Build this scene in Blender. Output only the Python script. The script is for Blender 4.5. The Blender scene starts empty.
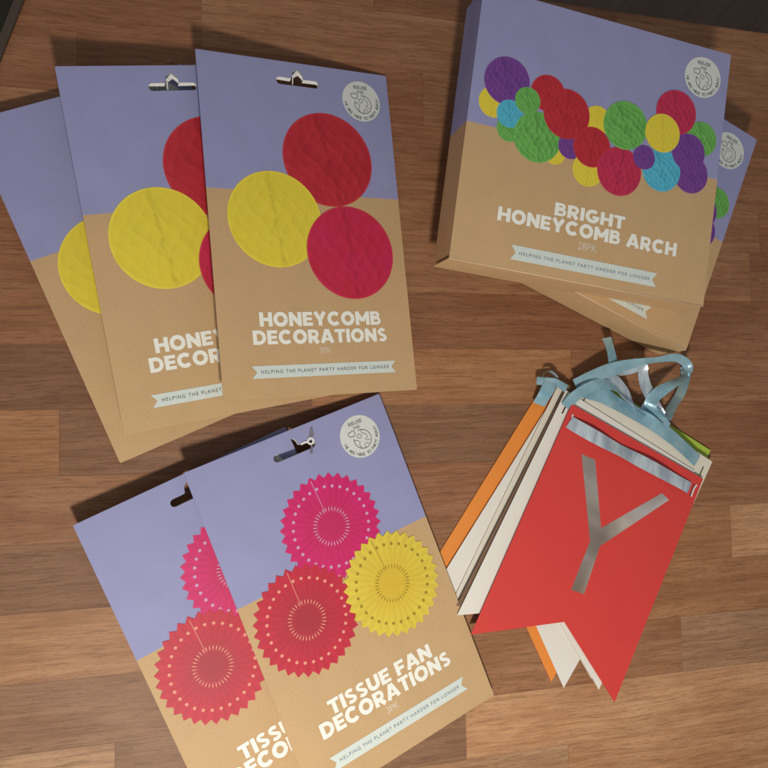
import bpy, bmesh, math, random
from mathutils import Matrix, Vector, Euler
S = bpy.context.scene
COL = S.collection
CM = 0.01
R = math.radians

# ------------------------------------------------------------------ camera
cam_d = bpy.data.cameras.new("camera")
cam = bpy.data.objects.new("camera", cam_d)
COL.objects.link(cam)
cam.matrix_world = Matrix(((0.9586784518, 0.0042453526, -0.2844602033, 0.0),
                           (-0.0201170429, 0.9983972964, -0.0528974966, 0.0),
                           (0.2837797295, 0.0564341689, 0.9572273762, 0.75),
                           (0, 0, 0, 1)))
cam_d.sensor_width = 36.0
cam_d.lens = 36.0 * 796.19 / 768.0
cam_d.clip_start = 0.01
cam_d.clip_end = 50.0
S.camera = cam
# ------------------------------------------------------------------ world: dim room light
world = bpy.data.worlds.new("World")
S.world = world
world.use_nodes = True
wn = world.node_tree
bg = wn.nodes["Background"]
wtc = wn.nodes.new("ShaderNodeTexCoord")
wno = wn.nodes.new("ShaderNodeTexNoise")
wno.inputs["Scale"].default_value = 2.4
wno.inputs["Detail"].default_value = 1.0
wra = wn.nodes.new("ShaderNodeValToRGB")
wra.color_ramp.elements[0].position = 0.35
wra.color_ramp.elements[0].color = (0.50, 0.44, 0.40, 1)
wra.color_ramp.elements[1].position = 0.65
wra.color_ramp.elements[1].color = (1.50, 1.55, 1.64, 1)
wn.links.new(wtc.outputs["Generated"], wno.inputs["Vector"])
wn.links.new(wno.outputs["Fac"], wra.inputs["Fac"])
wn.links.new(wra.outputs["Color"], bg.inputs["Color"])
bg.inputs["Strength"].default_value = 0.205
# ------------------------------------------------------------------ the room lamp behind the photographer
lamp_d = bpy.data.lights.new("ceiling_lamp", 'POINT')
lamp_d.shadow_soft_size = 0.045
lamp_d.energy = 23.2
lamp_d.color = (1.0, 0.92, 0.81)
lamp = bpy.data.objects.new("ceiling_lamp", lamp_d)
COL.objects.link(lamp)
lamp.location = (0.075, -0.46, 0.75)
S.view_settings.view_transform = 'Standard'
S.view_settings.look = 'None'
S.view_settings.exposure = 0.0
S.view_settings.gamma = 1.0

# ------------------------------------------------------------------ node helpers
class NT:
    def __init__(s, name):
        s.m = bpy.data.materials.new(name)
        s.m.use_nodes = True
        s.t = s.m.node_tree
        s.b = s.t.nodes["Principled BSDF"]
    def n(s, typ, **kw):
        nd = s.t.nodes.new("ShaderNode" + typ)
        for k, v in kw.items():
            setattr(nd, k, v)
        return nd
    def l(s, a, b):
        s.t.links.new(a, b)
    def val(s, sock, v):
        if hasattr(v, 'is_linked'):
            s.l(v, sock)
        else:
            sock.default_value = v
    def math(s, op, a, b=0.0, c=0.0):
        nd = s.n("Math", operation=op)
        s.val(nd.inputs[0], a); s.val(nd.inputs[1], b); s.val(nd.inputs[2], c)
        return nd.outputs[0]
    def mix(s, fac, a, b, mode='MIX'):
        nd = s.n("Mix", data_type='RGBA', blend_type=mode)
        s.val(nd.inputs[0], fac)
        for sock, v in ((nd.inputs[6], a), (nd.inputs[7], b)):
            if hasattr(v, 'is_linked'):
                s.l(v, sock)
            else:
                sock.default_value = (*v[:3], 1)
        return nd.outputs[2]
    def noise(s, vec, scale, detail=2.0, rough=0.5, dist=0.0):
        nd = s.n("TexNoise")
        if vec is not None:
            s.l(vec, nd.inputs["Vector"])
        nd.inputs["Scale"].default_value = scale
        nd.inputs["Detail"].default_value = detail
        nd.inputs["Roughness"].default_value = rough
        nd.inputs["Distortion"].default_value = dist
        return nd.outputs["Fac"]
    def ramp(s, fac, p0, p1, v0=0.0, v1=1.0):
        nd = s.n("MapRange")
        s.l(fac, nd.inputs[0])
        nd.inputs[1].default_value = p0; nd.inputs[2].default_value = p1
        nd.inputs[3].default_value = v0; nd.inputs[4].default_value = v1
        return nd.outputs[0]
    def obj(s):
        return s.n("TexCoord").outputs["Object"]
    def xyz(s, vec):
        nd = s.n("SeparateXYZ"); s.l(vec, nd.inputs[0])
        return nd.outputs
    def comb(s, x, y, z):
        nd = s.n("CombineXYZ")
        s.val(nd.inputs[0], x); s.val(nd.inputs[1], y); s.val(nd.inputs[2], z)
        return nd.outputs[0]
    def bump(s, h, strength, dist):
        nd = s.n("Bump")
        nd.inputs["Strength"].default_value = strength
        nd.inputs["Distance"].default_value = dist
        s.l(h, nd.inputs["Height"])
        s.l(nd.outputs[0], s.b.inputs["Normal"])
    def base(s, c):
        s.val(s.b.inputs["Base Color"], c if hasattr(c, 'is_linked') else (*c[:3], 1))
    def set(s, rough=0.5, metal=0.0, spec=0.5, **kw):
        s.b.inputs["Roughness"].default_value = rough
        s.b.inputs["Metallic"].default_value = metal
        s.b.inputs["Specular IOR Level"].default_value = spec
        for k, v in kw.items():
            s.b.inputs[k.replace('_', ' ')].default_value = v

def mul(c, f):
    return tuple(x * f for x in c)

PURPLE = (0.312, 0.325, 0.555)
KRAFT = (0.575, 0.388, 0.202)
INKWHITE = (0.88, 0.90, 0.83)

def paper(name, split=None):
    """kraft board, printed lilac above local y = split (metres)"""
    k = NT(name)
    o = k.obj()
    px = k.xyz(o)
    f1 = k.noise(o, 520, 4, 0.75)
    f2 = k.noise(o, 28, 3, 0.55)
    st = k.n("Mapping"); k.l(o, st.inputs[0]); st.inputs["Scale"].default_value = (1.0, 0.25, 1.0)
    f3 = k.noise(st.outputs[0], 1500, 1, 0.5)
    kr = k.mix(k.ramp(f2, 0.3, 0.7), mul(KRAFT, 0.97), mul(KRAFT, 1.03))
    kr = k.mix(k.ramp(f1, 0.52, 0.75, 0, 0.42), kr, mul(KRAFT, 0.52))
    kr = k.mix(k.ramp(f3, 0.66, 0.76, 0, 0.35), kr, mul(KRAFT, 1.35))
    if split is not None:
        pu = k.mix(k.ramp(f2, 0.3, 0.7), mul(PURPLE, 0.96), mul(PURPLE, 1.04))
        pu = k.mix(k.ramp(f1, 0.5, 0.8, 0, 0.12), pu, mul(PURPLE, 0.75))
        g = k.math('GREATER_THAN', px[1], split)
        col = k.mix(g, kr, pu)
    else:
        col = kr
    k.base(col)
    k.set(0.60, 0, 0.25)
    lo = k.n("Mapping"); k.l(o, lo.inputs[0]); lo.inputs["Scale"].default_value = (1.0, 0.45, 1.0)
    h = k.math('ADD', k.math('MULTIPLY', k.noise(lo.outputs[0], 13, 2, 0.5), 4.0), k.math('MULTIPLY', f1, 0.035))
    k.bump(h, 0.13, 0.004)
    return k.m

def flat(name, col, rough=0.6, spec=0.3, var=0.05, scale=60, bump=0.0):
    k = NT(name)
    o = k.obj()
    f = k.noise(o, scale, 4, 0.6)
    k.base(k.mix(k.ramp(f, 0.3, 0.7), mul(col, 1 - var), mul(col, 1 + var)))
    k.set(rough, 0, spec)
    if bump:
        k.bump(k.noise(o, scale * 0.4, 2, 0.5), bump, 0.003)
    return k.m

def honey(name, col, tip=None, deep=0.34):
    """printed honeycomb paper ball: unit disc, pleated cells slanting away from the middle seam"""
    k = NT(name)
    o = k.obj()
    p = k.xyz(o)
    x, y = p[0], p[1]
    half = k.math('SQRT', k.math('MAXIMUM', k.math('SUBTRACT', 1.04, k.math('MULTIPLY', y, y)), 0.03))
    u = k.math('DIVIDE', x, half)
    u = k.math('ADD', u, k.math('MULTIPLY', k.math('SUBTRACT', k.noise(o, 1.9, 2), 0.5), 0.45))
    a_ = k.math('ADD', k.math('MULTIPLY', u, 3.3), k.math('MULTIPLY', y, 1.9))
    b_ = k.math('SUBTRACT', k.math('MULTIPLY', u, 3.3), k.math('MULTIPLY', y, 1.9))
    w1 = k.math('PINGPONG', a_, 0.5)
    w2 = k.math('PINGPONG', b_, 0.5)
    fa = k.math('FRACT', k.math('ADD', a_, 10.0))
    fb = k.math('FRACT', k.math('ADD', b_, 10.0))
    row = k.math('FRACT', k.math('MULTIPLY', k.math('FLOOR', k.math('ADD', a_, 10.0)), 0.37))
    sel = k.math('ADD', k.math('MULTIPLY', fa, 0.62), k.math('MULTIPLY', fb, 0.38))
    sel = k.math('ADD', k.math('MULTIPLY', sel, 0.8), k.math('MULTIPLY', row, 0.2))
    fade = k.ramp(k.noise(o, 2.3, 2), 0.34, 0.60, 0.3, 1.0)
    groove = k.ramp(sel, 0.18, 0.55, 1.0, 0.0)
    line = k.ramp(k.math('MINIMUM', w1, w2), 0.0, 0.10, 1.0, 0.0)
    c = k.mix(k.math('MULTIPLY', k.math('MULTIPLY', groove, fade), deep), col, mul(col, 0.42))
    hi = tuple(min(1, v * 1.28 + 0.02) for v in col)
    c = k.mix(k.math('MULTIPLY', k.math('MULTIPLY', k.ramp(sel, 0.50, 0.85), fade), deep * 0.9), c, hi)
    c = k.mix(k.math('MULTIPLY', k.math('MULTIPLY', line, fade), 0.16), c, hi)
    seam = k.ramp(k.math('ABSOLUTE', k.math('ADD', x, k.math('MULTIPLY', k.math('SUBTRACT', k.noise(o, 3.0, 1), 0.5), 0.22))), 0.0, 0.07, 1.0, 0.0)
    sf = k.ramp(k.noise(o, 4.0, 2), 0.35, 0.6)
    c = k.mix(k.math('MULTIPLY', k.math('MULTIPLY', seam, sf), 0.3 + deep * 0.6), c, mul(col, 0.35))
    big = k.noise(o, 1.6, 2)
    c = k.mix(k.ramp(big, 0.35, 0.68, 0, 0.45), c, tip or mul(col, 0.8))
    rr = k.math('SQRT', k.math('ADD', k.math('MULTIPLY', x, x), k.math('MULTIPLY', y, y)))
    c = k.mix(k.ramp(rr, 0.955, 0.985, 0.0, 0.4), c, hi)
    k.base(c)
    k.set(0.56, 0, 0.4)
    return k.m

def fanmat(name, col, core):
    k = NT(name)
    o = k.obj()
    p = k.xyz(o)
    ang = k.math('ARCTAN2', p[1], p[0])
    rr = k.math('SQRT', k.math('ADD', k.math('MULTIPLY', p[0], p[0]), k.math('MULTIPLY', p[1], p[1])))
    pl = k.math('SINE', k.math('ADD', k.math('MULTIPLY', ang, 32.0), k.math('MULTIPLY', k.noise(o, 2.6, 2), 5.0)))
    pl2 = k.math('SINE', k.math('ADD', k.math('MULTIPLY', ang, 5.0), 0.6))
    c = k.mix(k.ramp(pl, -1, 1, 0, 0.34), col, mul(col, 0.66))
    c = k.mix(k.ramp(pl2, -1, 1, 0, 0.12), c, mul(col, 1.25))
    c = k.mix(k.ramp(rr, 0.1, 0.72, 0.75, 0.0), c, core)
    c = k.mix(k.ramp(rr, 0.9, 1.02, 0.0, 0.25), c, mul(col, 1.3))
    sp = k.noise(o, 5, 3)
    c = k.mix(k.ramp(sp, 0.3, 0.7, 0.0, 0.14), c, mul(col, 0.6))
    k.base(c)
    k.set(0.56, 0, 0.4)
    return k.m

M = {}
M['card'] = paper("printed_card_lilac_kraft", 3.12 * CM)
M['boxtop'] = paper("printed_box_lilac_kraft", 0.0)
M['kraft'] = paper("kraft_board")
M['edge'] = flat("kraft_fold_worn", (0.66, 0.47, 0.29), 0.7)
M['rim'] = flat("white_board_core", (0.78, 0.78, 0.75), 0.7)
M['ink'] = flat("white_print", INKWHITE, 0.55, 0.4, 0.03, 900)
M['thin'] = flat("thin_white_print", (0.70, 0.62, 0.52), 0.55, 0.4)
M['mint'] = flat("pale_mint_print", (0.66, 0.74, 0.70), 0.55, 0.4, 0.03, 300)
M['badge'] = flat("white_round_print", (0.70, 0.74, 0.71), 0.55, 0.4, 0.02, 300)
M['grey'] = flat("grey_ink", (0.10, 0.11, 0.13), 0.6)
M['blueink'] = flat("blue_grey_ink", (0.16, 0.22, 0.30), 0.6)
YEL = (0.80, 0.645, 0.05); REDC = (0.52, 0.026, 0.04); MAG = (0.60, 0.022, 0.115)
M['h_yel'] = honey("honeycomb_yellow", YEL, (0.72, 0.64, 0.06), 0.19)
M['h_red'] = honey("honeycomb_red", REDC, (0.40, 0.012, 0.03), 0.38)
M['h_mag'] = honey("honeycomb_magenta", (0.56, 0.02, 0.055), (0.58, 0.02, 0.13))
M['h_crim'] = honey("honeycomb_crimson", (0.55, 0.026, 0.085), None, 0.55)
M['h_pur'] = honey("honeycomb_purple", (0.18, 0.055, 0.31), None, 0.7)
M['h_grn'] = honey("honeycomb_green", (0.16, 0.48, 0.10), (0.10, 0.36, 0.07), 0.85)
M['h_blu'] = honey("honeycomb_blue", (0.09, 0.50, 0.70), None, 0.7)
M['f_pink'] = fanmat("fan_pink", (0.66, 0.018, 0.16), (0.52, 0.022, 0.10))
M['f_red'] = fanmat("fan_red", (0.56, 0.024, 0.055), (0.34, 0.03, 0.045))
M['f_yel'] = fanmat("fan_yellow", (0.76, 0.60, 0.065), (0.70, 0.44, 0.03))
M['d_pink'] = flat("fan_hole_lilac", (0.62, 0.36, 0.58))
M['d_red'] = flat("fan_hole_pinkish", (0.80, 0.33, 0.25))
M['d_yel'] = flat("fan_hole_olive", (0.34, 0.25, 0.025))
M['dim'] = flat("dark_inside", (0.05, 0.045, 0.04), 0.8)
M['red_card'] = flat("red_card", (0.66, 0.053, 0.046), 0.5, 0.4, 0.03, 12, 0.12)
M['white_card'] = flat("white_card", (0.77, 0.755, 0.70), 0.55, 0.4, 0.02, 15, 0.1)
M['cream_card'] = flat("cream_card", (0.75, 0.71, 0.61), 0.55, 0.4, 0.02, 15, 0.1)
M['brown_card'] = flat("brown_card", (0.20, 0.115, 0.07), 0.55, 0.4, 0.05)
M['orange_card'] = flat("orange_card", (0.80, 0.27, 0.045), 0.5, 0.4, 0.02, 15, 0.1)
M['green_card'] = flat("green_card", (0.42, 0.58, 0.06), 0.5, 0.4, 0.02, 15)
M['film'] = flat("film_tab_shadowed", (0.20, 0.19, 0.24), 0.3, 0.5, 0.3, 300)  # thin plastic pieces with their shadow mixed into the dark grey

def foil():
    k = NT("silver_foil"); o = k.obj()
    f = k.noise(o, 9, 1)
    k.base(k.mix(k.ramp(f, 0.35, 0.65), (0.62, 0.49, 0.38), (0.94, 0.86, 0.80)))  # brownish room reflections put into the base colour as warm and pale patches
    k.set(0.25, 0.85, 0.6)
    k.bump(k.noise(o, 9, 1), 1.0, 0.05)
    return k.m
M['foil'] = foil()

def satin():
    k = NT("pale_blue_satin"); o = k.obj()
    f = k.noise(o, 55, 3, 0.6)
    k.base(k.mix(k.ramp(f, 0.3, 0.7), (0.25, 0.49, 0.60), (0.42, 0.66, 0.76)))
    k.set(0.24, 0.42, 0.9)
    k.b.inputs["Sheen Weight"].default_value = 0.3
    k.bump(k.noise(o, 70, 2), 0.3, 0.003)
    return k.m
M['satin'] = satin()

def satin_painted_sheen():
    k = NT("blue_satin_painted_sheen"); o = k.obj()
    mp = k.n("Mapping"); k.l(o, mp.inputs[0])
    mp.inputs["Rotation"].default_value = (0, 0, R(27))
    mp.inputs["Scale"].default_value = (0.7, 0.22, 0.3)
    f = k.noise(mp.outputs[0], 90, 3, 0.6, 0.3)
    k.base(k.mix(k.ramp(f, 0.40, 0.60), (0.42, 0.50, 0.60), (0.68, 0.80, 0.87)))  # ribbon sheen and glints put into the base colour as pale bands
    k.set(0.25, 0.45, 0.8)
    k.bump(f, 0.35, 0.003)
    return k.m
M['satin_sheen'] = satin_painted_sheen()

def wood():
    k = NT("walnut_stave_top")
    o = k.obj()
    at = k.n("Attribute", attribute_name="tone")
    sd = k.n("Attribute", attribute_name="seed").outputs["Fac"]
    p = k.xyz(o)
    sz = k.math('MULTIPLY', sd, 7.0)
    # slow bends of the grain
    v0 = k.comb(k.math('MULTIPLY', p[0], 5.0), k.math('MULTIPLY', p[1], 16.0), sz)
    bend = k.noise(v0, 1.0, 2, 0.5)
    yb = k.math('ADD', k.math('MULTIPLY', p[1], 1.0), k.math('MULTIPLY', k.math('SUBTRACT', bend, 0.5), 0.022))
    v1 = k.comb(k.math('MULTIPLY', p[0], 5.0), k.math('MULTIPLY', yb, 150.0), sz)
    g1 = k.noise(v1, 1.0, 4, 0.62)
    v2 = k.comb(k.math('MULTIPLY', p[0], 34.0), k.math('MULTIPLY', yb, 640.0), sz)
    g2 = k.noise(v2, 1.0, 3, 0.7)
    v3 = k.comb(k.math('MULTIPLY', p[0], 110.0), k.math('MULTIPLY', yb, 1100.0), sz)
    g3 = k.noise(v3, 1.0, 2, 0.6)
    v4 = k.comb(k.math('MULTIPLY', p[0], 11.0), k.math('MULTIPLY', p[1], 30.0), k.math('ADD', sz, 3.0))
    g4 = k.noise(v4, 1.0, 3, 0.55)
    c = at.outputs["Color"]
    M_ = lambda t3: k.mix(1.0, c, t3, 'MULTIPLY')
    c1 = k.mix(k.ramp(g4, 0.32, 0.68), M_((1.10, 1.12, 1.14)), M_((0.90, 0.82, 0.76)))
    c1 = k.mix(k.ramp(g1, 0.47, 0.60, 0, 0.34), c1, M_((0.62, 0.55, 0.50)))
    c1 = k.mix(k.ramp(g1, 0.46, 0.34, 0, 0.45), c1, M_((1.26, 1.27, 1.26)))
    c1 = k.mix(k.ramp(g2, 0.52, 0.64, 0, 0.62), c1, M_((0.50, 0.43, 0.39)))
    c1 = k.mix(k.ramp(g2, 0.42, 0.30, 0, 0.35), c1, M_((1.35, 1.36, 1.36)))
    c1 = k.mix(k.ramp(g3, 0.57, 0.67, 0, 0.5), c1, M_((0.48, 0.42, 0.38)))
    # a few growth-ring arcs and knots
    wv = k.n("TexWave", wave_type='BANDS', bands_direction='Y')
    k.l(k.comb(k.math('MULTIPLY', p[0], 8.0), k.math('MULTIPLY', p[1], 55.0), sz), wv.inputs["Vector"])
    wv.inputs["Scale"].default_value = 0.8
    wv.inputs["Distortion"].default_value = 7.0
    wv.inputs["Detail"].default_value = 1.5
    wv.inputs["Detail Scale"].default_value = 0.7
    arcs = k.math('MULTIPLY', k.ramp(wv.outputs["Fac"], 0.55, 0.95), k.ramp(g4, 0.45, 0.6))
    c1 = k.mix(k.math('MULTIPLY', arcs, 0.28), c1, M_((0.60, 0.50, 0.44)))
    vo = k.n("TexVoronoi"); k.l(k.comb(k.math('MULTIPLY', p[0], 4.0), k.math('MULTIPLY', p[1], 8.0), sz), vo.inputs["Vector"])
    vo.inputs["Scale"].default_value = 1.0
    kn = k.ramp(vo.outputs["Distance"], 0.015, 0.07, 0.7, 0.0)
    c1 = k.mix(kn, c1, M_((0.42, 0.33, 0.28)))
    # glue joints round every stave
    uv = k.xyz(k.n("UVMap", uv_map="stave").outputs[0])
    jv = k.math('MINIMUM', uv[1], uv[0])
    c1 = k.mix(k.ramp(jv, 0.0003, 0.0009, 0.62, 0.0), c1, M_((0.45, 0.38, 0.34)))
    k.base(c1)
    k.set(0.52, 0, 0.30)
    k.bump(k.math('ADD', g2, k.math('MULTIPLY', g3, 0.6)), 0.10, 0.0012)
    return k.m
M['wood'] = wood()

def floor_m():
    k = NT("dark_floor_boards"); o = k.obj()
    mp = k.n("Mapping"); k.l(o, mp.inputs[0]); mp.inputs["Rotation"].default_value = (0, 0, R(-48))
    p = k.xyz(mp.outputs[0])
    row = k.math('FLOOR', k.math('MULTIPLY', p[1], 7.0))
    wn_ = k.n("TexWhiteNoise", noise_dimensions='1D'); k.l(row, wn_.inputs["W"])
    g = k.noise(k.comb(k.math('MULTIPLY', p[0], 3.0), k.math('MULTIPLY', p[1], 60.0), row), 1.0, 3)
    c = k.mix(wn_.outputs["Value"], (0.10, 0.06, 0.04), (0.22, 0.13, 0.085))
    c = k.mix(k.ramp(g, 0.3, 0.7, 0, 0.6), c, (0.05, 0.03, 0.02))
    k.base(c); k.set(0.5)
    return k.m
M['floor'] = floor_m()
M['olive'] = flat("dark_olive_plastic", (0.018, 0.016, 0.009), 0.5)
M['oliverim'] = flat("worn_rim", (0.075, 0.055, 0.042), 0.5)

# ------------------------------------------------------------------ object helpers
def link(name, me, parent=None, loc=(0, 0, 0), rot=(0, 0, 0)):
    o = bpy.data.objects.new(name, me)
    COL.objects.link(o)
    o.parent = parent
    o.location = loc
    o.rotation_euler = rot
    return o

def tag(o, label=None, cat=None, group=None, kind=None):
    for k_, v in (('label', label), ('category', cat), ('group', group), ('kind', kind)):
        if v:
            o[k_] = v
    return o

def mesh(name, verts, faces, mats, mi=None, smooth=False):
    me = bpy.data.meshes.new(name)
    me.from_pydata([tuple(v) for v in verts], [], faces)
    for m in (mats if isinstance(mats, (list, tuple)) else [mats]):
        me.materials.append(m)
    if mi:
        for f, i in zip(me.polygons, mi):
            f.material_index = i
    if smooth:
        for f in me.polygons:
            f.use_smooth = True
    me.update()
    return me

def curve_mesh(name, loops, depth, mat, z=0.0, fill='BOTH'):
    """2D outline(s) in cm (first outer, rest holes) -> slab from z-depth to z (cm)"""
    cu = bpy.data.curves.new(name, 'CURVE')
    cu.dimensions = '2D'
    cu.fill_mode = fill
    cu.extrude = depth * CM / 2
    for lp in loops:
        sp = cu.splines.new('POLY')
        sp.points.add(len(lp) - 1)
        for pt, (x, y) in zip(sp.points, lp):
            pt.co = (x * CM, y * CM, 0, 1)
        sp.use_cyclic_u = True
    ob = bpy.data.objects.new(name, cu)
    COL.objects.link(ob)
    dg = bpy.context.evaluated_depsgraph_get()
    me = bpy.data.meshes.new_from_object(ob.evaluated_get(dg))
    bpy.data.objects.remove(ob)
    bpy.data.curves.remove(cu)
    me.name = name
    me.materials.clear()
    me.materials.append(mat)
    for v in me.vertices:
        v.co.z += (z - depth / 2) * CM
    return me

def text_raw(txt, offset=0.0, spacing=1.0):
    cu = bpy.data.curves.new("lettering", 'FONT')
    cu.body = txt
    cu.size = 1.0
    cu.offset = offset
    cu.space_character = spacing
    cu.resolution_u = 4
    ob = bpy.data.objects.new("lettering", cu)
    COL.objects.link(ob)
    dg = bpy.context.evaluated_depsgraph_get()
    me = bpy.data.meshes.new_from_object(ob.evaluated_get(dg))
    bpy.data.objects.remove(ob)
    bpy.data.curves.remove(cu)
    vs = [tuple(v.co) for v in me.vertices]
    fs = [tuple(f.vertices) for f in me.polygons]
    bpy.data.meshes.remove(me)
    return vs, fs

def fit_text(txt, x0, x1, y0, y1, z, offset=0.0, spacing=1.0):
    vs, fs = text_raw(txt, offset, spacing)
    xa = min(v[0] for v in vs); xb = max(v[0] for v in vs)
    ya = min(v[1] for v in vs); yb = max(v[1] for v in vs)
    sx = (x1 - x0) / (xb - xa); sy = (y1 - y0) / (yb - ya)
    return [((x0 + (v[0] - xa) * sx) * CM, (y0 + (v[1] - ya) * sy) * CM, z * CM) for v in vs], fs

class Acc:
    def __init__(s):
        s.v = []; s.f = []; s.mi = []
    def add(s, vs, fs, mi=0):
        o = len(s.v)
        s.v += [tuple(v) for v in vs]
        s.f += [tuple(i + o for i in f) for f in fs]
        s.mi += [mi] * len(fs)
    def poly(s, pts, z, mi=0):
        s.add([(x * CM, y * CM, z * CM) for x, y in pts], [tuple(range(len(pts)))], mi)
    def stroke(s, pts, w, z, mi=0, closed=False):
        n = len(pts)
        L, Rr = [], []
        for i in range(n):
            a = Vector(pts[(i - 1) % n] if (closed or i > 0) else pts[i])
            b = Vector(pts[(i + 1) % n] if (closed or i < n - 1) else pts[i])
            d = (b - a)
            d = d.normalized() if d.length > 1e-9 else Vector((1, 0))
            nn = Vector((-d.y, d.x)) * w / 2
            L.append((pts[i][0] + nn.x, pts[i][1] + nn.y)); Rr.append((pts[i][0] - nn.x, pts[i][1] - nn.y))
        vs = [(x * CM, y * CM, z * CM) for x, y in L + Rr]
        fs = []
        for i in range(n if closed else n - 1):
            j = (i + 1) % n
            fs.append((i, n + i, n + j, j))
        s.add(vs, fs, mi)
    def mesh(s, name, mats):
        return mesh(name, s.v, s.f, mats, s.mi)

def circ(cx, cy, r, n=48, a0=0.0, a1=2 * math.pi):
    full = abs(a1 - a0 - 2 * math.pi) < 1e-6
    m = n if full else n + 1
    return [(cx + r * math.cos(a0 + (a1 - a0) * i / n), cy + r * math.sin(a0 + (a1 - a0) * i / n)) for i in range(m)]

# ------------------------------------------------------------------ setting: wooden top made of staves
TONE = {'lr': (0.50, 0.31, 0.185), 'lg': (0.34, 0.23, 0.15), 'red': (0.245, 0.122, 0.070), 'rdk': (0.235, 0.112, 0.064), 'dark': (0.145, 0.084, 0.056), 'dgr': (0.20, 0.122, 0.080),
        'mid': (0.30, 0.163, 0.094), 'lit': (0.40, 0.235, 0.135), 'gry': (0.215, 0.140, 0.092), 'ora': (0.335, 0.178, 0.094), 'pale': (0.38, 0.26, 0.165)}
YB = [45.45, 41.9, 36.1, 30.5, 24.8, 19.1, 13.37, 7.7, 2.03, -3.8, -9.6, -15.4, -21.3, -27.15, -33.05, -38.9, -44.8]
ROWS = [
    ([-15, 22, 50], ['red', 'mid', 'rdk', 'mid']),
    ([5, 33, 58], ['rdk', 'mid', 'rdk', 'mid']),
    ([-6, 27, 62], ['red', 'rdk', 'mid', 'rdk']),
    ([12, 47], ['mid', 'red', 'rdk']),
    ([-9, 29, 68], ['red', 'mid', 'mid', 'rdk']),
    ([6, 24, 66.45], ['rdk', 'red', 'mid', 'rdk']),
    ([14, 54], ['red', 'rdk', 'rdk']),
    ([15, 43], ['dark', 'ora', 'mid']),
    ([-7.45, 20, 51], ['ora', 'dgr', 'dgr', 'rdk']),
    ([10, 44], ['mid', 'red', 'mid']),
    ([2, 33, 62.3], ['dgr', 'mid', 'ora', 'lr']),
    ([13, 49], ['lit', 'mid', 'ora']),
    ([4, 24, 55.3], ['gry', 'mid', 'mid', 'lg']),
    ([-2.9, 30], ['pale', 'gry', 'lr']),
    ([41.2], ['pale', 'lit']),
    ([10, 50], ['mid', 'gry', 'lit']),
    ]
me_v, me_f, tones, seeds = [], [], [], []
rnd = random.Random(4)
for r_, (js, ts) in enumerate(ROWS):
    y1, y0 = YB[r_], YB[r_ + 1]
    xs = [-40.0] + list(js) + [95.0]
    for i, t in enumerate(ts):
        b = len(me_v)
        me_v += [(xs[i] * CM, y0 * CM, 0), (xs[i + 1] * CM, y0 * CM, 0), (xs[i + 1] * CM, y1 * CM, 0), (xs[i] * CM, y1 * CM, 0)]
        me_f.append((b, b + 1, b + 2, b + 3))
        tones.append(tuple((0.68 * q + 0.32 * m_) * f_ * w_ for f_ in (rnd.uniform(0.94, 1.06),) for q, m_, w_ in zip(TONE[t], (0.325, 0.160, 0.080), (1.12, 1.06, 0.97)))); seeds.append(rnd.uniform(0, 40))
# apron and underside of the top
b = len(me_v)
X0, X1, Y0, Y1, ZB = -0.40, 0.95, YB[-1] * CM, YB[0] * CM, -0.038
me_v += [(X0, Y0, ZB), (X1, Y0, ZB), (X1, Y1, ZB), (X0, Y1, ZB), (X0, Y0, 0), (X1, Y0, 0), (X1, Y1, 0), (X0, Y1, 0)]
for f in ((3, 2, 1, 0), (0, 1, 5, 4), (1, 2, 6, 5), (2, 3, 7, 6), (3, 0, 4, 7)):
    me_f.append(tuple(b + i for i in f)); tones.append(TONE['dark']); seeds.append(1.0)
wm = mesh("worktop", me_v, me_f, M['wood'])
wm.attributes.new("tone", 'FLOAT_COLOR', 'FACE')
wm.attributes.new("seed", 'FLOAT', 'FACE')
for i in range(len(me_f)):
    wm.attributes["tone"].data[i].color = (*tones[i], 1)
    wm.attributes["seed"].data[i].value = seeds[i]
uvl = wm.uv_layers.new(name="stave")
for pl in wm.polygons:
    xs_ = [wm.vertices[v].co.x for v in pl.vertices]; ys_ = [wm.vertices[v].co.y for v in pl.vertices]
    for li, vi in zip(pl.loop_indices, pl.vertices):
        uvl.data[li].uv = (wm.vertices[vi].co.x - min(xs_), wm.vertices[vi].co.y - min(ys_))
tag(link("worktop", wm), kind='structure')
fl = mesh("floor", [(-4, -4, -0.75), (5, -4, -0.75), (5, 5, -0.75), (-4, 5, -0.75)], [(0, 1, 2, 3)], M['floor'])
tag(link("floor", fl), kind='structure')

# ------------------------------------------------------------------ printed pieces
HALF = {}
def unit_disc():
    n = 72
    vs = [(0, 0, 0)] + [(math.cos(2 * math.pi * i / n), math.sin(2 * math.pi * i / n), 0) for i in range(n)]
    return vs, [(0, i + 1, (i + 1) % n + 1) for i in range(n)]
DISC = {}
def ball(parent, x, y, r, key, z, rot=0.0, label=None):
    if key not in DISC:
        DISC[key] = mesh("printed_honeycomb_ball", *unit_disc(), M[key])
    o = link("printed_honeycomb_ball", DISC[key], parent, (x * CM, y * CM, z * CM), (0, 0, rot))
    o.scale = (r * CM, r * CM, 1)
    if label: o['label'] = label
    return o

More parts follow.
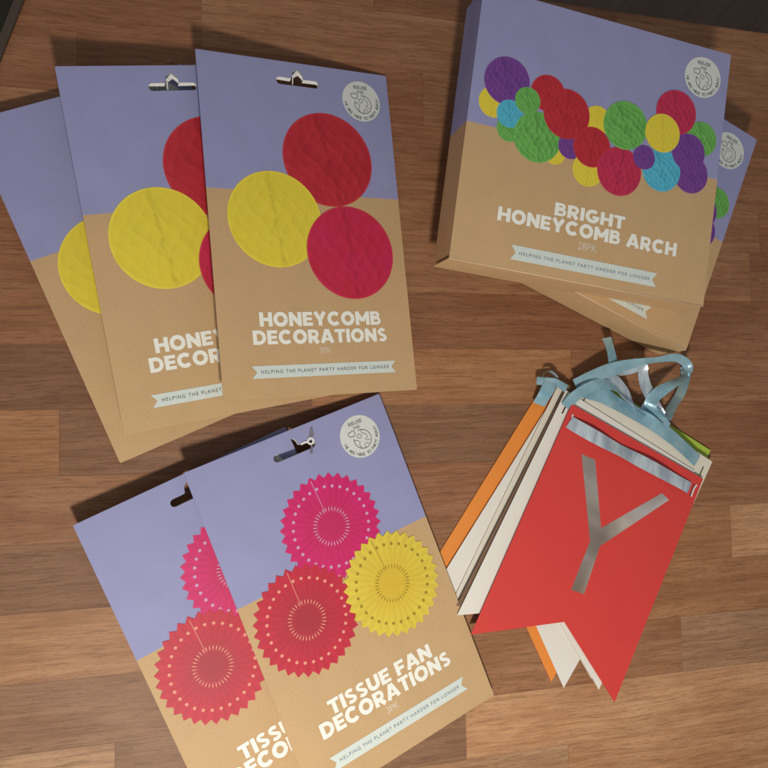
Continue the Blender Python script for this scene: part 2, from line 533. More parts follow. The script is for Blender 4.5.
FAN = {}
def fan(parent, x, y, r, key, dot, z, rot=0.0, label=None):
    if key not in FAN:
        a = Acc()
        n = 32
        rim = []
        for i in range(n):
            t = 2 * math.pi * i / n
            rim.append((math.cos(t) * 1.0, math.sin(t) * 1.0))
            t2 = 2 * math.pi * (i + 0.5) / n
            rim.append((math.cos(t2) * 0.905, math.sin(t2) * 0.905))
        vs = [(0, 0, 0)] + [(p[0], p[1], 0) for p in rim]
        m = len(rim)
        a.add(vs, [(0, i + 1, (i + 1) % m + 1) for i in range(m)], 0)
        e = 0.02 * CM
        for i in range(30):
            t = 2 * math.pi * (i + 0.25) / 30
            c = circ(0.745 * math.cos(t), 0.745 * math.sin(t), 0.031, 8)
            a.add([(p[0], p[1], e) for p in c], [tuple(range(8))], 1)
        for i in range(34):
            t = 2 * math.pi * i / 34
            d = Vector((math.cos(t), math.sin(t))); q = Vector((-d.y, d.x)) * 0.011
            p0 = d * 0.265; p1 = d * 0.375
            pm = d * 0.33
            a.add([(*p0, e), (*(pm - q), e), (*p1, e), (*(pm + q), e)], [(0, 1, 2, 3)], 1)
        a.add([(-0.005, 0.30, e), (0.005, 0.30, e), (0.006, 0.93, e), (-0.006, 0.93, e)], [(0, 1, 2, 3)], 1)
        FAN[key] = a.mesh("printed_tissue_fan", [M[key], M[dot]])
    o = link("printed_tissue_fan", FAN[key], parent, (x * CM, y * CM, z * CM), (0, 0, rot))
    o.scale = (r * CM, r * CM, 1)
    if label: o['label'] = label
    return o

def arc_text(a, txt, cx, cy, r, h, t0, t1, z, mi, outside=False):
    n = len(txt)
    for i, ch in enumerate(txt):
        if ch == ' ':
            continue
        t = t0 + (t1 - t0) * (i + 0.5) / n
        vs, fs = text_raw(ch, 0.0 if ch in 'MWN' else 0.012)
        xm = (min(v[0] for v in vs) + max(v[0] for v in vs)) / 2
        up = Vector((-math.cos(t), -math.sin(t))) if not outside else Vector((math.cos(t), math.sin(t)))
        rt = Vector((up.y, -up.x))
        base = Vector((cx, cy)) + Vector((math.cos(t), math.sin(t))) * r
        out = []
        for v in vs:
            p = base + rt * (v[0] - xm) * h * 1.3 + up * (v[1] - 0.36) * h * 1.35
            out.append((p.x * CM, p.y * CM, z * CM))
        a.add(out, fs, mi)

BADGE = []
def badge(parent, x, y, z):
    if not BADGE:
        a = Acc()
        a.poly(circ(0, 0, 2.04, 56), 0, 0)
        e = 0.015
        vs, fs = fit_text("REUSE", -0.72, 0.72, 1.22, 1.58, e, 0.01); a.add(vs, fs, 1)
        vs, fs = fit_text("ME", -0.34, 0.34, 0.76, 1.06, e, 0.0); a.add(vs, fs, 1)
        arc_text(a, "WE ARE MADE TO PARTY AGAIN", 0, 0, 1.72, 0.31, R(188), R(372), e, 1)
        gx, gy, gr = 0.16, -0.32, 0.90
        a.stroke(circ(gx, gy, gr, 40, R(160), R(460)), 0.065, e, 1)
        tagp = [(-0.62, 0.22), (-0.98, 0.28), (-1.12, 0.52), (-0.98, 0.72), (-0.74, 0.68), (-0.60, 0.80), (-0.40, 0.66), (-0.36, 0.42), (-0.48, 0.24)]
        a.stroke(tagp, 0.065, e, 1, True)
        a.stroke([(-0.25, 0.18), (-0.02, 0.26), (0.16, 0.04), (0.02, -0.20), (-0.18, -0.10), (-0.28, 0.06)], 0.055, e, 1, True)
        a.stroke([(0.30, 0.56), (0.30, 0.20), (0.48, 0.16), (0.66, -0.06), (0.70, -0.36), (0.40, -0.42), (0.56, -0.60), (0.86, -0.62)], 0.055, e, 1)
        a.stroke([(-0.70, -0.18), (-0.40, -0.26), (-0.20, -0.52), (-0.36, -0.76), (-0.22, -1.10)], 0.055, e, 1)
        a.stroke([(0.16, -1.20), (0.18, -0.84), (0.44, -0.80), (0.62, -0.96)], 0.055, e, 1)
        BADGE.append(a.mesh("round_badge", [M['badge'], M['grey']]))
    return link("round_badge", BADGE[0], parent, (x * CM, y * CM, z * CM))

BAN = {}
def banner(parent, x0, x1, y0, y1, z, ink='grey'):
    key = (x0, x1, y0, y1)
    if key not in BAN:
        a = Acc()
        ym = (y0 + y1) / 2
        a.poly([(x0, y0), (x1, y0), (x1 - 0.48, ym), (x1, y1), (x0, y1), (x0 + 0.48, ym)], 0, 0)
        vs, fs = fit_text("HELPING THE PLANET PARTY HARDER FOR LONGER", x0 + 0.85, x1 - 0.75, ym - 0.15, ym + 0.16, 0.015, 0.004, 1.25)
        a.add(vs, fs, 1)
        BAN[key] = a.mesh("banner_strip", [M['mint'], M[ink]])
    return link("banner_strip", BAN[key], parent, (0, 0, z * CM))

# heavy poster capitals drawn as strokes: each glyph = (width, [(polyline, stroke width), ...]) in units of cap height
def _arc(cx, cy, rx, ry, a0, a1, n=14):
    return [(cx + rx * math.cos(R(a0 + (a1 - a0) * i / n)), cy + ry * math.sin(R(a0 + (a1 - a0) * i / n))) for i in range(n + 1)]
T_ = 0.285; B_ = 0.24; h_ = T_ / 2
def glyphs():
    G = {}
    G['H'] = (0.92, [([(h_, 0), (h_, 1)], T_), ([(0.92 - h_, 0), (0.92 - h_, 1)], T_), ([(h_, .5), (0.92 - h_, .5)], B_)])
    G['O'] = (1.06, [(_arc(.53, .5, .53 - h_, .53 - h_, 0, 360, 36), T_)])
    G['N'] = (0.94, [([(h_, 0), (h_, 1)], T_), ([(0.94 - h_, 0), (0.94 - h_, 1)], T_), ([(h_ * .7, .93), (0.94 - h_ * .7, .07)], .30)])
    G['E'] = (0.74, [([(h_, 0), (h_, 1)], T_), ([(.1, 1 - B_ / 2), (.74, 1 - B_ / 2)], B_), ([(.1, .5), (.69, .5)], B_ * .9), ([(.1, B_ / 2), (.74, B_ / 2)], B_)])
    G['F'] = (0.72, [([(h_, 0), (h_, 1)], T_), ([(.1, 1 - B_ / 2), (.72, 1 - B_ / 2)], B_), ([(.1, .46), (.66, .46)], B_)])
    G['Y'] = (0.98, [([(.13, 1), (.49, .42)], T_), ([(.85, 1), (.49, .42)], T_), ([(.49, .5), (.49, 0)], T_)])
    G['C'] = (0.98, [(_arc(.53, .5, .53 - h_, .53 - h_, 42, 318, 30), T_)])
    G['M'] = (1.12, [([(h_, 0), (h_, 1)], T_), ([(1.12 - h_, 0), (1.12 - h_, 1)], T_), ([(.12, .95), (.56, .30)], .27), ([(1.0, .95), (.56, .30)], .27)])
    G['B'] = (0.84, [([(h_, 0), (h_, 1)], T_), ([(.1, 1 - .11), (.48, 1 - .11)] + _arc(.48, .73, .17, .16, 90, -90, 10) + [(.1, .57)], .22), ([(.1, .50), (.52, .50)] + _arc(.52, .305, .20, .195, 90, -90, 10) + [(.1, .11)], .22)])
    G['D'] = (0.95, [([(h_, 0), (h_, 1)], T_), ([(.1, 1 - .12), (.44, 1 - .12)] + _arc(.44, .5, .37, .38, 90, -90, 18) + [(.1, .12)], .255)])
    G['R'] = (0.86, [([(h_, 0), (h_, 1)], T_), ([(.1, 1 - .12), (.48, 1 - .12)] + _arc(.48, .655, .21, .225, 90, -90, 12) + [(.1, .43)], .235), ([(.40, .42), (.74, 0)], .30)])
    G['A'] = (1.04, [([(.13, 0), (.50, 1)], T_), ([(.91, 0), (.54, 1)], T_), ([(.25, .27), (.79, .27)], .2)])
    G['T'] = (0.82, [([(0, 1 - B_ / 2), (.82, 1 - B_ / 2)], B_), ([(.41, 0), (.41, .95)], T_)])
    G['I'] = (T_, [([(h_, 0), (h_, 1)], T_)])
    G['S'] = (0.76, [(_arc(.38, .715, .235, .175, 30, 250, 16) + _arc(.38, .285, .245, .175, 70, -150, 16), .235)])
    G['U'] = (0.90, [([(h_, 1), (h_, .40)] + _arc(.45, .40, .45 - h_, .40 - h_ * .9, 180, 360, 16) + [(.90 - h_, 1)], T_)])
    G['G'] = (1.03, [(_arc(.53, .5, .53 - h_, .53 - h_, 48, 345, 30), T_), ([(.52, .44), (1.03, .44)], .22)])
    G['P'] = (0.82, [([(h_, 0), (h_, 1)], T_), ([(.1, 1 - .12), (.48, 1 - .12)] + _arc(.48, .63, .2, .25, 90, -90, 12) + [(.1, .38)], .235)])
    return G
GLY = glyphs()
def poster_text(txt, x0, x1, y0, y1):
    a = Acc()
    x = 0.0
    k_ = 0
    rj = random.Random(txt)
    for ch in txt:
        if ch == ' ':
            x += 0.42
            continue
        w, strokes = GLY[ch]
        for pl_, sw in strokes:
            k_ += 1
            a.stroke([(px + x, py) for px, py in pl_], sw, (k_ % 5) * 0.0012)
        x += w + 0.085
    xb = x - 0.085
    sx = (x1 - x0) / xb; sy = (y1 - y0)
    return [(x0 * CM + v[0] * sx, y0 * CM + v[1] * sy, v[2]) for v in a.v], a.f

TXT = {}
def title(parent, key, lines, z):
    if key not in TXT:
        a = Acc()
        for (t, x0, x1, y0, y1) in lines:
            vs, fs = poster_text(t, x0, x1, y0, y1)
            a.add(vs, fs, 0)
        TXT[key] = a.mesh("title_lettering", [M['ink']])
    return link("title_lettering", TXT[key], parent, (0, 0, z * CM))

def count(parent, key, t, x0, x1, y0, y1, z):
    if key not in TXT:
        vs, fs = fit_text(t, x0, x1, y0, y1, 0, 0.0)
        TXT[key] = mesh("count_lettering", vs, fs, M['thin'])
    return link("count_lettering", TXT[key], parent, (0, 0, z * CM))

# ------------------------------------------------------------------ card packs
def slot_outline(yc):
    r = 0.36
    pts = []
    pts += circ(1.80, yc, r, 6, R(-90), R(90))
    pts += [(0.72, yc + r), (0.60, yc + r + 0.10), (0.56, yc + r + 0.34)]
    pts += circ(0.0, yc + r + 0.30, 0.54, 8, R(15), R(165))
    pts += [(-0.56, yc + r + 0.34), (-0.60, yc + r + 0.10), (-0.72, yc + r)]
    pts += circ(-1.80, yc, r, 6, R(90), R(270))
    return pts

def rounded(w, h, r, n=4):
    pts = []
    for cx, cy, a in ((w / 2 - r, h / 2 - r, 0), (-w / 2 + r, h / 2 - r, 90), (-w / 2 + r, -h / 2 + r, 180), (w / 2 - r, -h / 2 + r, 270)):
        pts += circ(cx, cy, r, n, R(a), R(a + 90))
    return pts

PACK = {}
def pack(name, label, group, W, H, loc, rot, kind):
    t = bpy.data.objects.new(name, None)
    COL.objects.link(t)
    t.empty_display_size = 0.05
    t.location = Vector(loc) * CM
    # world = Rz * Rx * Ry
    t.rotation_euler = (Matrix.Rotation(rot[0], 3, 'Z') @ Matrix.Rotation(rot[1], 3, 'X') @ Matrix.Rotation(rot[2], 3, 'Y')).to_euler()
    tag(t, label, 'party pack', group)
    YC = 13.95
    if kind not in PACK:
        so = slot_outline(YC)
        body = curve_mesh("card_front", [rounded(W, H, 0.12), so], 0.09, M['card'])
        rim = curve_mesh("slot_rim", [so], 0.46, M['rim'], -0.01, 'NONE')
        # flat pouch of folded tissue on the back
        n, m = 14, 22
        vs, fs = [], []
        for j in range(m + 1):
            for i in range(n + 1):
                u = i / n; v = j / m
                x = -W / 2 + 0.4 + (W - 0.8) * u; y = -H / 2 + 0.4 + (H - 4.2) * v
                d = (1 - (2 * u - 1) ** 4) * (1 - (2 * v - 1) ** 4)
                vs.append((x * CM, y * CM, (-0.095 - 0.75 * d) * CM))
        for j in range(m):
            for i in range(n):
                q = j * (n + 1) + i
                fs.append((q, q + n + 1, q + n + 2, q + 1))
        pouch = mesh("back_pouch", vs, fs, M['kraft'], smooth=True)
        PACK[kind] = (body, rim, pouch)
    body, rim, pouch = PACK[kind]
    link("card_front", body, t)
    link("slot_rim", rim, t)
    link("back_pouch", pouch, t)
    badge(t, 6.55, 12.85, 0.02)
    if kind == 'honeycomb':
        if 'tab' not in PACK:
            ac = Acc()
            yc = YC
            ac.add([(x * CM, y * CM, z * CM) for x, y, z in ((-2.1, yc + 0.36, -0.06), (-0.62, yc + 0.36, -0.06), (-0.7, yc + 0.14, -0.26), (-2.1, yc + 0.18, -0.26))], [(0, 3, 2, 1)], 0)
            ac.add([(x * CM, y * CM, z * CM) for x, y, z in ((0.62, yc + 0.36, -0.06), (2.1, yc + 0.36, -0.06), (2.1, yc + 0.16, -0.26), (0.5, yc + 0.14, -0.26))], [(0, 3, 2, 1)], 0)
            ac.add([(x * CM, y * CM, z * CM) for x, y, z in ((-0.56, yc + 0.62, -0.06), (0.0, yc + 1.18, -0.05), (0.54, yc + 0.72, -0.06), (0.66, yc + 0.30, -0.2), (0.14, yc + 0.80, -0.24), (-0.36, yc + 0.48, -0.26))], [(0, 5, 4, 1), (1, 4, 3, 2)], 0)
            ac.add([(x * CM, y * CM, z * CM) for x, y, z in ((-0.50, yc + 0.5, -0.1), (-0.38, yc + 0.5, -0.1), (-0.42, yc - 0.34, -0.2), (-0.52, yc - 0.34, -0.2))], [(0, 3, 2, 1)], 0)
            PACK['tab'] = ac.mesh("folded_tab", [M['rim']])
        link("folded_tab", PACK['tab'], t)
        ball(t, -3.4, 0.55, 4.52, 'h_yel', 0.025, R(6), 'printed yellow honeycomb ball')
        ball(t, 2.42, 6.60, 4.60, 'h_red', 0.020, R(12), 'printed red honeycomb ball')
        ball(t, 3.88, -2.40, 4.50, 'h_mag', 0.030, R(4), 'printed magenta honeycomb ball')
        title(t, kind, [("HONEYCOMB", -5.76, 6.36, -9.40, -8.10), ("DECORATIONS", -6.5, 6.85, -11.02, -9.74)], 0.02)
        count(t, kind + 'n', "3PK", -0.25, 0.95, -12.0, -11.4, 0.02)
        banner(t, -6.85, 7.5, -14.05, -12.93, 0.02, 'grey')
    else:
        fan(t, 0.70, 6.20, 4.98, 'f_pink', 'd_pink', 0.020, R(4), 'printed pink tissue fan')
        fan(t, -4.62, -0.55, 5.02, 'f_red', 'd_red', 0.045, R(2), 'printed red tissue fan')
        fan(t, 4.25, -1.22, 4.98, 'f_yel', 'd_yel', 0.070, R(6), 'printed yellow tissue fan')
        title(t, kind, [("TISSUE FAN", -5.7, 5.42, -9.36, -8.02), ("DECORATIONS", -7.15, 7.0, -10.95, -9.55)], 0.02)
        count(t, kind + 'n', "3PK", -0.75, 0.55, -11.95, -11.3, 0.02)
        banner(t, -7.3, 7.6, -13.95, -12.65, 0.02, 'blueink')
    return t

GH = 'honeycomb decoration packs fanned out'
GT = 'tissue fan decoration packs overlapping'
pack("decoration_pack", "lowest and leftmost honeycomb pack, only its left strip with half a yellow ball showing", GH,
     19.215, 31.74, (0.41, 15.574, 1.017), (0.39452, 0.00874, 0.04697), 'honeycomb')
pack("decoration_pack", "middle honeycomb pack of three, its right half and title covered by the top pack", GH,
     19.215, 31.74, (4.695, 16.998, 2.581), (0.17406, 0.02396, 0.12535), 'honeycomb')
pack("decoration_pack", "topmost honeycomb pack, fully visible with yellow, red and magenta balls", GH,
     19.215, 31.74, (14.656, 18.767, 2.723), (0.06518, -0.04682, 0.18258), 'honeycomb')
pack("decoration_pack", "tissue fan pack lying underneath, with pink and red fans but no yellow fan visible", GT,
     20.033, 31.87, (9.40, -18.468, 1.87), (0.40937, 0.00717, 0.06704), 'fan')
pe = pack("decoration_pack", "upper tissue fan pack with pink, red and yellow fans, clear tab in slot", GT,
          20.033, 31.87, (17.791, -15.214, 2.366), (0.35548, -0.01127, 0.14198), 'fan')
# clear plastic tab caught in the slot of the upper fan pack
a = Acc()
ring_o = circ(1.75, 14.25, 0.36, 20); ring_i = circ(1.75, 14.25, 0.17, 20)
n = 20
a.add([(x * CM, y * CM, 0.10 * CM) for x, y in ring_o + ring_i], [(i, (i + 1) % n, n + (i + 1) % n, n + i) for i in range(n)], 0)
a.stroke([(0.75, 14.32), (1.1, 14.36), (1.45, 14.30)], 0.20, 0.09, 0)
a.poly([(1.72, 14.62), (2.25, 15.45), (2.42, 15.38), (2.28, 14.60)], 0.05, 1)
a.poly([(1.25, 13.2), (1.55, 13.12), (1.78, 13.85), (1.66, 13.88)], 0.05, 1)
link("plastic_tab", a.mesh("plastic_tab", [M['rim'], M['film']]), pe)

# ------------------------------------------------------------------ boxes
def slab(bm_v, bm_f, x0, x1, y0, y1, z0, z1):
    b_ = len(bm_v)
    bm_v += [(x * CM, y * CM, z * CM) for x, y, z in ((x0, y0, z0), (x1, y0, z0), (x1, y1, z0), (x0, y1, z0), (x0, y0, z1), (x1, y0, z1), (x1, y1, z1), (x0, y1, z1))]
    for f in ((3, 2, 1, 0), (0, 1, 5, 4), (1, 2, 6, 5), (2, 3, 7, 6), (3, 0, 4, 7), (4, 5, 6, 7)):
        bm_f.append(tuple(b_ + i for i in f))

BW, BH, BD = 26.67, 25.63, 4.54
balls = [  # x, y, r, kind  (back to front)
    (-11.0, 2.3, 1.45, 'h_yel'), (-9.1, 0.25, 1.30, 'h_grn'), (-5.75, 4.35, 1.75, 'h_red'), (-4.35, -1.05, 1.15, 'h_yel'),
    (-9.93, 4.55, 2.27, 'h_pur'), (-9.27, 1.57, 1.31, 'h_blu'), (-7.68, 3.19, 1.27, 'h_grn'), (-6.26, 0.0, 2.40, 'h_grn'),
    (-2.85, -0.1, 1.25, 'h_pur'), (-0.40, 2.95, 1.40, 'h_yel'), (-3.61, 2.83, 2.39, 'h_red'), (-0.75, -1.95, 1.62, 'h_yel'),
    (-0.63, 0.27, 1.95, 'h_red'), (2.52, -1.44, 2.36, 'h_crim'), (2.61, 3.12, 2.36, 'h_grn'), (10.28, -0.1, 1.90, 'h_pur'),
    (7.0, -0.4, 2.08, 'h_blu'), (4.97, 0.46, 1.19, 'h_pur'), (11.0, 3.61, 1.72, 'h_grn'), (7.9, 5.6, 2.22, 'h_crim'),
    (9.73, 2.0, 1.85, 'h_pur'), (6.66, 3.25, 1.90, 'h_yel')]
BNAMES = {'h_yel': 'yellow', 'h_grn': 'green', 'h_red': 'red', 'h_pur': 'purple', 'h_blu': 'blue', 'h_crim': 'crimson'}
BOXM = []
def gift_box(label, loc, rot):
    t = bpy.data.objects.new("decoration_box", None)
    COL.objects.link(t)
    t.empty_display_size = 0.05
    t.location = Vector(loc) * CM
    t.rotation_euler = (Matrix.Rotation(rot[0], 3, 'Z') @ Matrix.Rotation(rot[1], 3, 'X') @ Matrix.Rotation(rot[2], 3, 'Y')).to_euler()
    tag(t, label, 'box', 'honeycomb arch boxes stacked askew')
    if not BOXM:
        w, h = BW / 2, BH / 2
        v, f = [], []
        slab(v, f, -w, w, -h, h, -0.10, 0.0)                      # printed lid sheet
        slab(v, f, -w, w, -h + 0.42, h, -BD, -0.10)               # carton walls
        body = mesh("box_body", v, f, M['boxtop'])
        v, f = [], []
        slab(v, f, -w - 0.02, w, -h - 0.004, -h + 0.10, -BD - 0.02, -0.102)
        flap = mesh("front_flap", v, f, M['kraft'])
        v, f = [], []
        ny = 10
        rr = 0.085
        for xx in (-w, w):
            for i in range(ny):
                t_ = 2 * math.pi * i / ny
                v.append((xx * CM, (-h + 0.04 + rr * math.cos(t_)) * CM, (-0.06 + rr * math.sin(t_)) * CM))
        for i in range(ny):
            f.append((i, (i + 1) % ny, ny + (i + 1) % ny, ny + i))
        f.append(tuple(range(ny))[::-1]); f.append(tuple(range(ny, 2 * ny)))
        fold = mesh("fold_edge", v, f, M['edge'], smooth=True)
        BOXM.append((body, flap, fold))
    body, flap, fold = BOXM[0]
    link("box_body", body, t)
    link("front_flap", flap, t)
    link("fold_edge", fold, t)
    badge(t, 10.42, 9.78, 0.02)
    for i, (x, y, r, kk) in enumerate(balls):
        ball(t, x, y, r, kk, 0.015 + 0.0025 * i, R(-8 + (i * 37) % 40), 'printed %s honeycomb ball' % BNAMES[kk])
    title(t, 'arch', [("BRIGHT", -3.64, 3.75, -6.90, -5.66), ("HONEYCOMB ARCH", -9.22, 9.65, -8.46, -7.16)], 0.02)
    count(t, 'archn', "28PK", -0.85, 1.15, -9.65, -8.92, 0.02)
    banner(t, -7.5, 7.85, -11.82, -10.45, 0.02, 'blueink')
    return t
gift_box("lower cardboard box of a honeycomb arch, mostly hidden under the other box", (46.905, 24.427, 4.627), (-0.42367, -0.01436, 0.00691))
gift_box("upper cardboard box with a printed row of bright honeycomb balls, lying on another box", (41.204, 25.758, 9.328), (-0.14509, 0.04133, -0.03157))

# ------------------------------------------------------------------ bunting flags
FW, FH, FN = 17.7, 25.3, 5.05
def flag_outline(bend=0.0):
    return [(0, 0), (FW, 0), (FW, -FH), (FW / 2, -FH + FN), (0, -FH)]
FL = {}
def slit_strip(x):
    return [(x - 0.09, -1.0), (x + 0.09, -1.0), (x + 0.09, -2.35), (x - 0.09, -2.35)]
def flag(label, mat, tl, ang, z, tilt=(0, 0)):
    if mat not in FL:
        hole1 = slit_strip(0.75); hole2 = slit_strip(FW - 0.75)
        FL[mat] = curve_mesh("bunting_flag", [flag_outline(), hole1, hole2], 0.05, M[mat])
    t = bpy.data.objects.new("bunting_flag", None)
    COL.objects.link(t)
    t.empty_display_size = 0.03
    t.location = (tl[0] * CM, tl[1] * CM, z * CM)
    t.rotation_euler = (R(tilt[0]), R(tilt[1]), -R(ang))
    tag(t, label, 'bunting flag', 'pennants of the bunting stack')
    link("pennant_card", FL[mat], t)
    return t
flag("orange pennant at the bottom of the bunting stack, its left edge fanned out", 'orange_card', (39.9, 4.4), 35.8, 0.16)
flag("lime green pennant in the stack, only its top right corner peeking out", 'green_card', (44.45, 5.35), 29.6, 0.30)
flag("white pennant lying directly over the orange pennant, wide strip of it showing", 'white_card', (41.35, 3.74), 36.2, 0.45)
flag("cream pennant showing as a thin sliver left of the dark brown strip", 'cream_card', (41.25, 4.25), 30.2, 0.62)
flag("brown pennant showing as a dark thin strip between cream and white pennants", 'brown_card', (41.85, 4.0), 30.8, 1.12)
flag("cream pennant with a blue ribbon across its top, behind the upper white pennant", 'cream_card', (44.1, 4.5), 31.0, 1.22)
flag("white pennant directly beneath the red one, its left edge and a narrow tail tip showing", 'white_card', (41.5, 3.35), 30.0, 1.40)
rf = flag("red pennant with a silver foil letter Y on top of the stack", 'red_card', (41.95, 1.9), 27.9, 1.72)
# foil letter, in the flag's own frame
YW = [(42.88, -3.28), (44.44, -3.94), (44.87, -10.96), (52.35, -7.69), (53.19, -8.46), (44.68, -12.8), (42.64, -17.53), (41.17, -17.01), (43.53, -12.22)]
ca_, sa_ = math.cos(R(27.9)), math.sin(R(27.9))
YL = []
for x, y in YW:
    dx, dy = x - 41.95, y - 1.9
    YL.append((dx * ca_ - dy * sa_, dx * sa_ + dy * ca_))
link("foil_letter", curve_mesh("foil_letter", [YL], 0.012, M['foil'], 0.016), rf)
# curled white lips where the slits were punched
for x, dx in ((0.62, -0.10), (FW - 0.62, 0.10)):
    a = Acc()
    a.stroke([(x + dx, -0.95), (x - dx * 0.2, -1.3), (x - dx * 0.5, -1.7), (x, -2.4)], 0.17, 0.10, 0)
    link("slit_lip", a.mesh("slit_lip", [M['rim']]), rf)

# ------------------------------------------------------------------ ribbon
def cat(pts, n=8):
    out = []
    P = [pts[0]] + list(pts) + [pts[-1]]
    for i in range(1, len(P) - 2):
        p0, p1, p2, p3 = (Vector(q) for q in P[i - 1:i + 3])
        for k_ in range(n):
            t = k_ / n
            out.append(0.5 * ((2 * p1) + (p2 - p0) * t + (2 * p0 - 5 * p1 + 4 * p2 - p3) * t * t + (3 * p1 - p0 - 3 * p2 + p3) * t ** 3))
    out.append(Vector(P[-2]))
    return out

def tape(acc, pts, width, mi=0, lift=0.015):
    """pts: (x, y, z, bank degrees) in cm; flat tape with thickness"""
    rq = random.Random(len(acc.v) + 5)
    pts = [tuple(q[:3]) + (q[3] + rq.uniform(-9, 9), (q[4] if len(q) > 4 else 1.0) * rq.uniform(0.94, 1.08)) for q in pts]
    path = cat(pts)
    m = 5
    rows = []
    for i, p in enumerate(path):
        a_ = path[max(0, i - 1)]; b_ = path[min(len(path) - 1, i + 1)]
        d = Vector((b_[0] - a_[0], b_[1] - a_[1], b_[2] - a_[2])).normalized()
        side = d.cross(Vector((0, 0, 1)))
        side = side.normalized() if side.length > 1e-4 else Vector((1, 0, 0))
        side = Matrix.Rotation(R(p[3]), 3, d) @ side
        up = side.cross(d).normalized()
        row = []
        for j in range(m):
            s_ = (j / (m - 1) - 0.5) * width * p[4]
            c_ = 0.03 * (1 - (2 * j / (m - 1) - 1) ** 2)
            row.append(Vector(p[:3]) + side * s_ + up * c_)
        rows.append((row, up))
    vs, fs = [], []
    for row, up in rows:
        vs += [q * CM for q in row]
    nt = len(vs)
    for row, up in rows:
        vs += [(q - up * lift) * CM for q in row]
    for i in range(len(rows) - 1):
        for j in range(m - 1):
            q = i * m + j
            fs.append((q, q + 1, q + m + 1, q + m))
            fs.append((nt + q, nt + q + m, nt + q + m + 1, nt + q + 1))
    acc.add(vs, fs, mi)

rb = Acc()
# across the red pennant
tape(rb, [(41.55, 0.05, 1.80, 0), (42.2, -0.40, 2.05, 0), (44.0, -1.40, 2.2, 10), (47.2, -3.05, 2.22, -6), (50.7, -4.78, 2.2, 8), (53.7, -6.3, 2.12, -6), (55.35, -7.1, 1.95, 0), (55.75, -7.3, 1.80, 0)], 1.28, 1)
# across the cream pennant behind
tape(rb, [(43.2, 3.35, 1.66, 0), (45.6, 2.75, 1.70, 6), (47.9, 1.55, 1.72, -6), (51.2, 0.0, 1.70, 8), (54.3, -2.1, 1.60, -8), (57.2, -4.45, 1.40, 0)], 1.5, 0)
# from the slot of the white pennant, up and over to the right
tape(rb, [(41.3, 1.6, 1.6, 10), (42.0, 2.5, 1.95, 20), (43.2, 3.35, 2.3, 15), (44.8, 3.85, 2.5, 0), (46.4, 3.7, 2.5, -30), (47.8, 2.7, 2.35, -62), (49.2, 1.5, 2.2, -76), (50.8, 0.75, 2.1, -80), (52.5, -0.2, 1.9, -60)], 1.25, 0)
# upper band running right, round the loop and back
tape(rb, [(42.4, 3.9, 1.7, 0), (44.2, 4.75, 2.2, 5), (46.0, 5.35, 2.6, 0, 1.15), (48.4, 5.95, 2.9, 28), (51.0, 6.35, 3.3, 60, .85), (53.3, 6.6, 3.5, 30, .7), (54.7, 6.05, 3.4, 20, .8), (55.1, 5.2, 3.2, 74, .85), (54.3, 4.35, 3.0, 66, .9), (52.9, 3.6, 2.8, 30, .85), (51.6, 2.8, 2.6, 0, 1.1), (50.9, 1.9, 2.4, 25), (51.3, 0.9, 2.2, 60), (52.4, -0.1, 2.0, 50)], 1.2, 0)
# second layer of the band, slightly below, twisting
tape(rb, [(43.0, 3.7, 1.8, 30, .7), (44.8, 4.6, 1.9, 55, .8), (46.8, 4.9, 2.1, 70, .9), (48.6, 5.3, 2.4, 40, .9), (50.2, 5.9, 2.6, 10, .8)], 1.0, 1)
# loose end standing up towards the box
tape(rb, [(46.2, 8.8, 1.9, 6), (46.35, 7.6, 2.3, 4), (46.55, 6.2, 2.4, 0), (46.75, 5.2, 2.1, 0)], 0.98, 0)
# pieces inside the loop, their highlights painted by the paler satin
tape(rb, [(50.1, 6.0, 2.7, 45, .7), (50.05, 4.9, 2.5, 12), (50.45, 3.6, 2.35, -8, 1.15), (51.3, 2.2, 2.2, 12), (52.4, 0.6, 2.0, 40)], 1.1, 1)
tape(rb, [(46.0, 4.9, 2.2, 20, .6), (46.9, 4.2, 2.25, -5, 1.1), (48.0, 2.9, 2.2, -12, 1.1), (49.2, 1.5, 2.0, -40, .6), (50.6, 0.6, 1.9, -60, .6)], 1.1, 1)
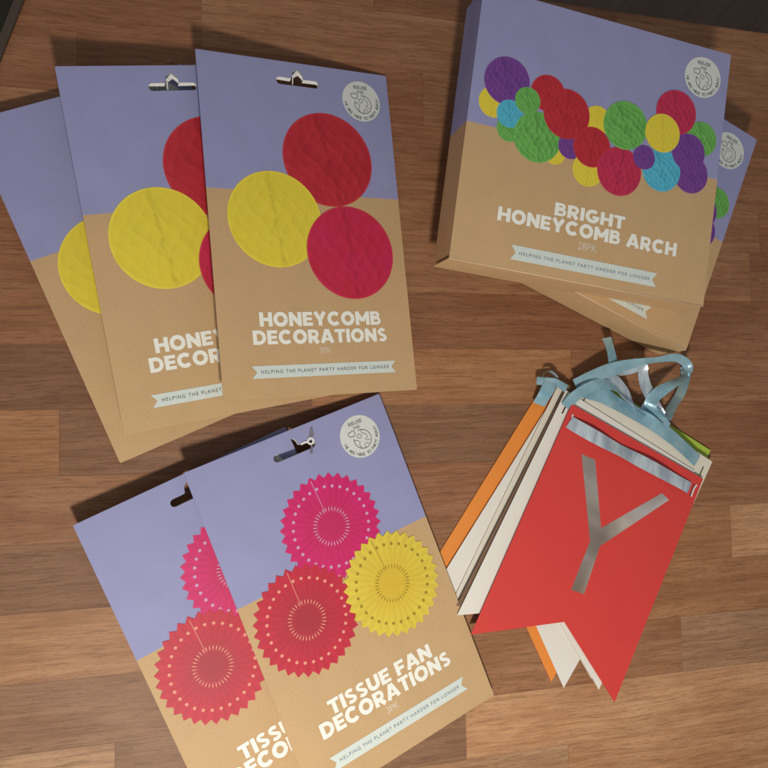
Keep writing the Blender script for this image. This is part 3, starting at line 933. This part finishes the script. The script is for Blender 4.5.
# crossing strands where the ends gather
tape(rb, [(50.2, 1.6, 1.8, 10, .7), (51.4, 0.9, 2.0, 30), (52.6, 0.3, 2.0, 0), (53.5, -0.5, 1.8, -20, .8)], 0.95, 0)
tape(rb, [(50.9, 1.6, 2.1, 8, .6), (51.8, 0.9, 2.3, 14), (52.6, 0.1, 2.2, 8, .9), (53.4, -0.6, 1.9, 0, .8)], 0.8, 0)
# outer turn falling to the table
tape(rb, [(55.3, 5.6, 2.4, 82), (56.0, 4.4, 1.5, 72), (55.6, 2.9, 1.1, 66), (54.5, 1.5, 1.1, 55), (53.2, 0.2, 1.6, 50)], 1.1, 0)
# folded knot at the left corner
tape(rb, [(38.3, 4.35, 1.2, 0), (39.2, 4.25, 1.5, 8), (40.2, 4.15, 1.6, 4), (41.5, 3.5, 1.5, 0)], 0.75, 0)
tape(rb, [(39.9, 4.35, 1.55, 10), (39.4, 3.6, 1.6, 8), (39.0, 2.8, 1.4, 6), (38.7, 1.9, 0.75, 0)], 1.45, 0)
tape(rb, [(38.9, 4.3, 1.5, 75), (39.2, 5.1, 1.2, 82), (40.0, 5.3, 1.1, 82), (40.6, 4.6, 1.3, 75)], 0.5, 0)
ro = link("satin_ribbon", rb.mesh("satin_ribbon", [M['satin'], M['satin_sheen']]))
for pl in ro.data.polygons:
    pl.use_smooth = True
tag(ro, "pale blue satin ribbon threaded through the pennants and curled in loose loops", "ribbon")

# ------------------------------------------------------------------ dark tray corner at the upper left
t = bpy.data.objects.new("dark_tray", None)
COL.objects.link(t)
t.location = (-0.1195, 0.342, 0.0)
t.rotation_euler = (0, 0, R(-18.4))
tag(t, "dark item with a straight paler rim just entering the upper left corner", "tray")
def tray_slab(name, x0, x1, y0, y1, d, z, m, r=1.2):
    w, h = x1 - x0, y1 - y0
    pts = [(x + (x0 + x1) / 2, y + (y0 + y1) / 2) for x, y in rounded(w, h, r, 6)]
    return curve_mesh(name, [pts], d, m, z)
link("tray_base", tray_slab("tray_base", -24.0, -0.28, -12, 24, 0.4, 0.45, M['olive']), t)
ring_out = [(x - 12.0, y + 6.0) for x, y in rounded(24.4, 36.4, 1.4, 6)]
ring_in = [(x - 12.0, y + 6.0) for x, y in rounded(23.0, 35.0, 1.0, 6)]
link("tray_rim", curve_mesh("tray_rim", [ring_out, ring_in], 0.55, M['oliverim'], 0.6), t)
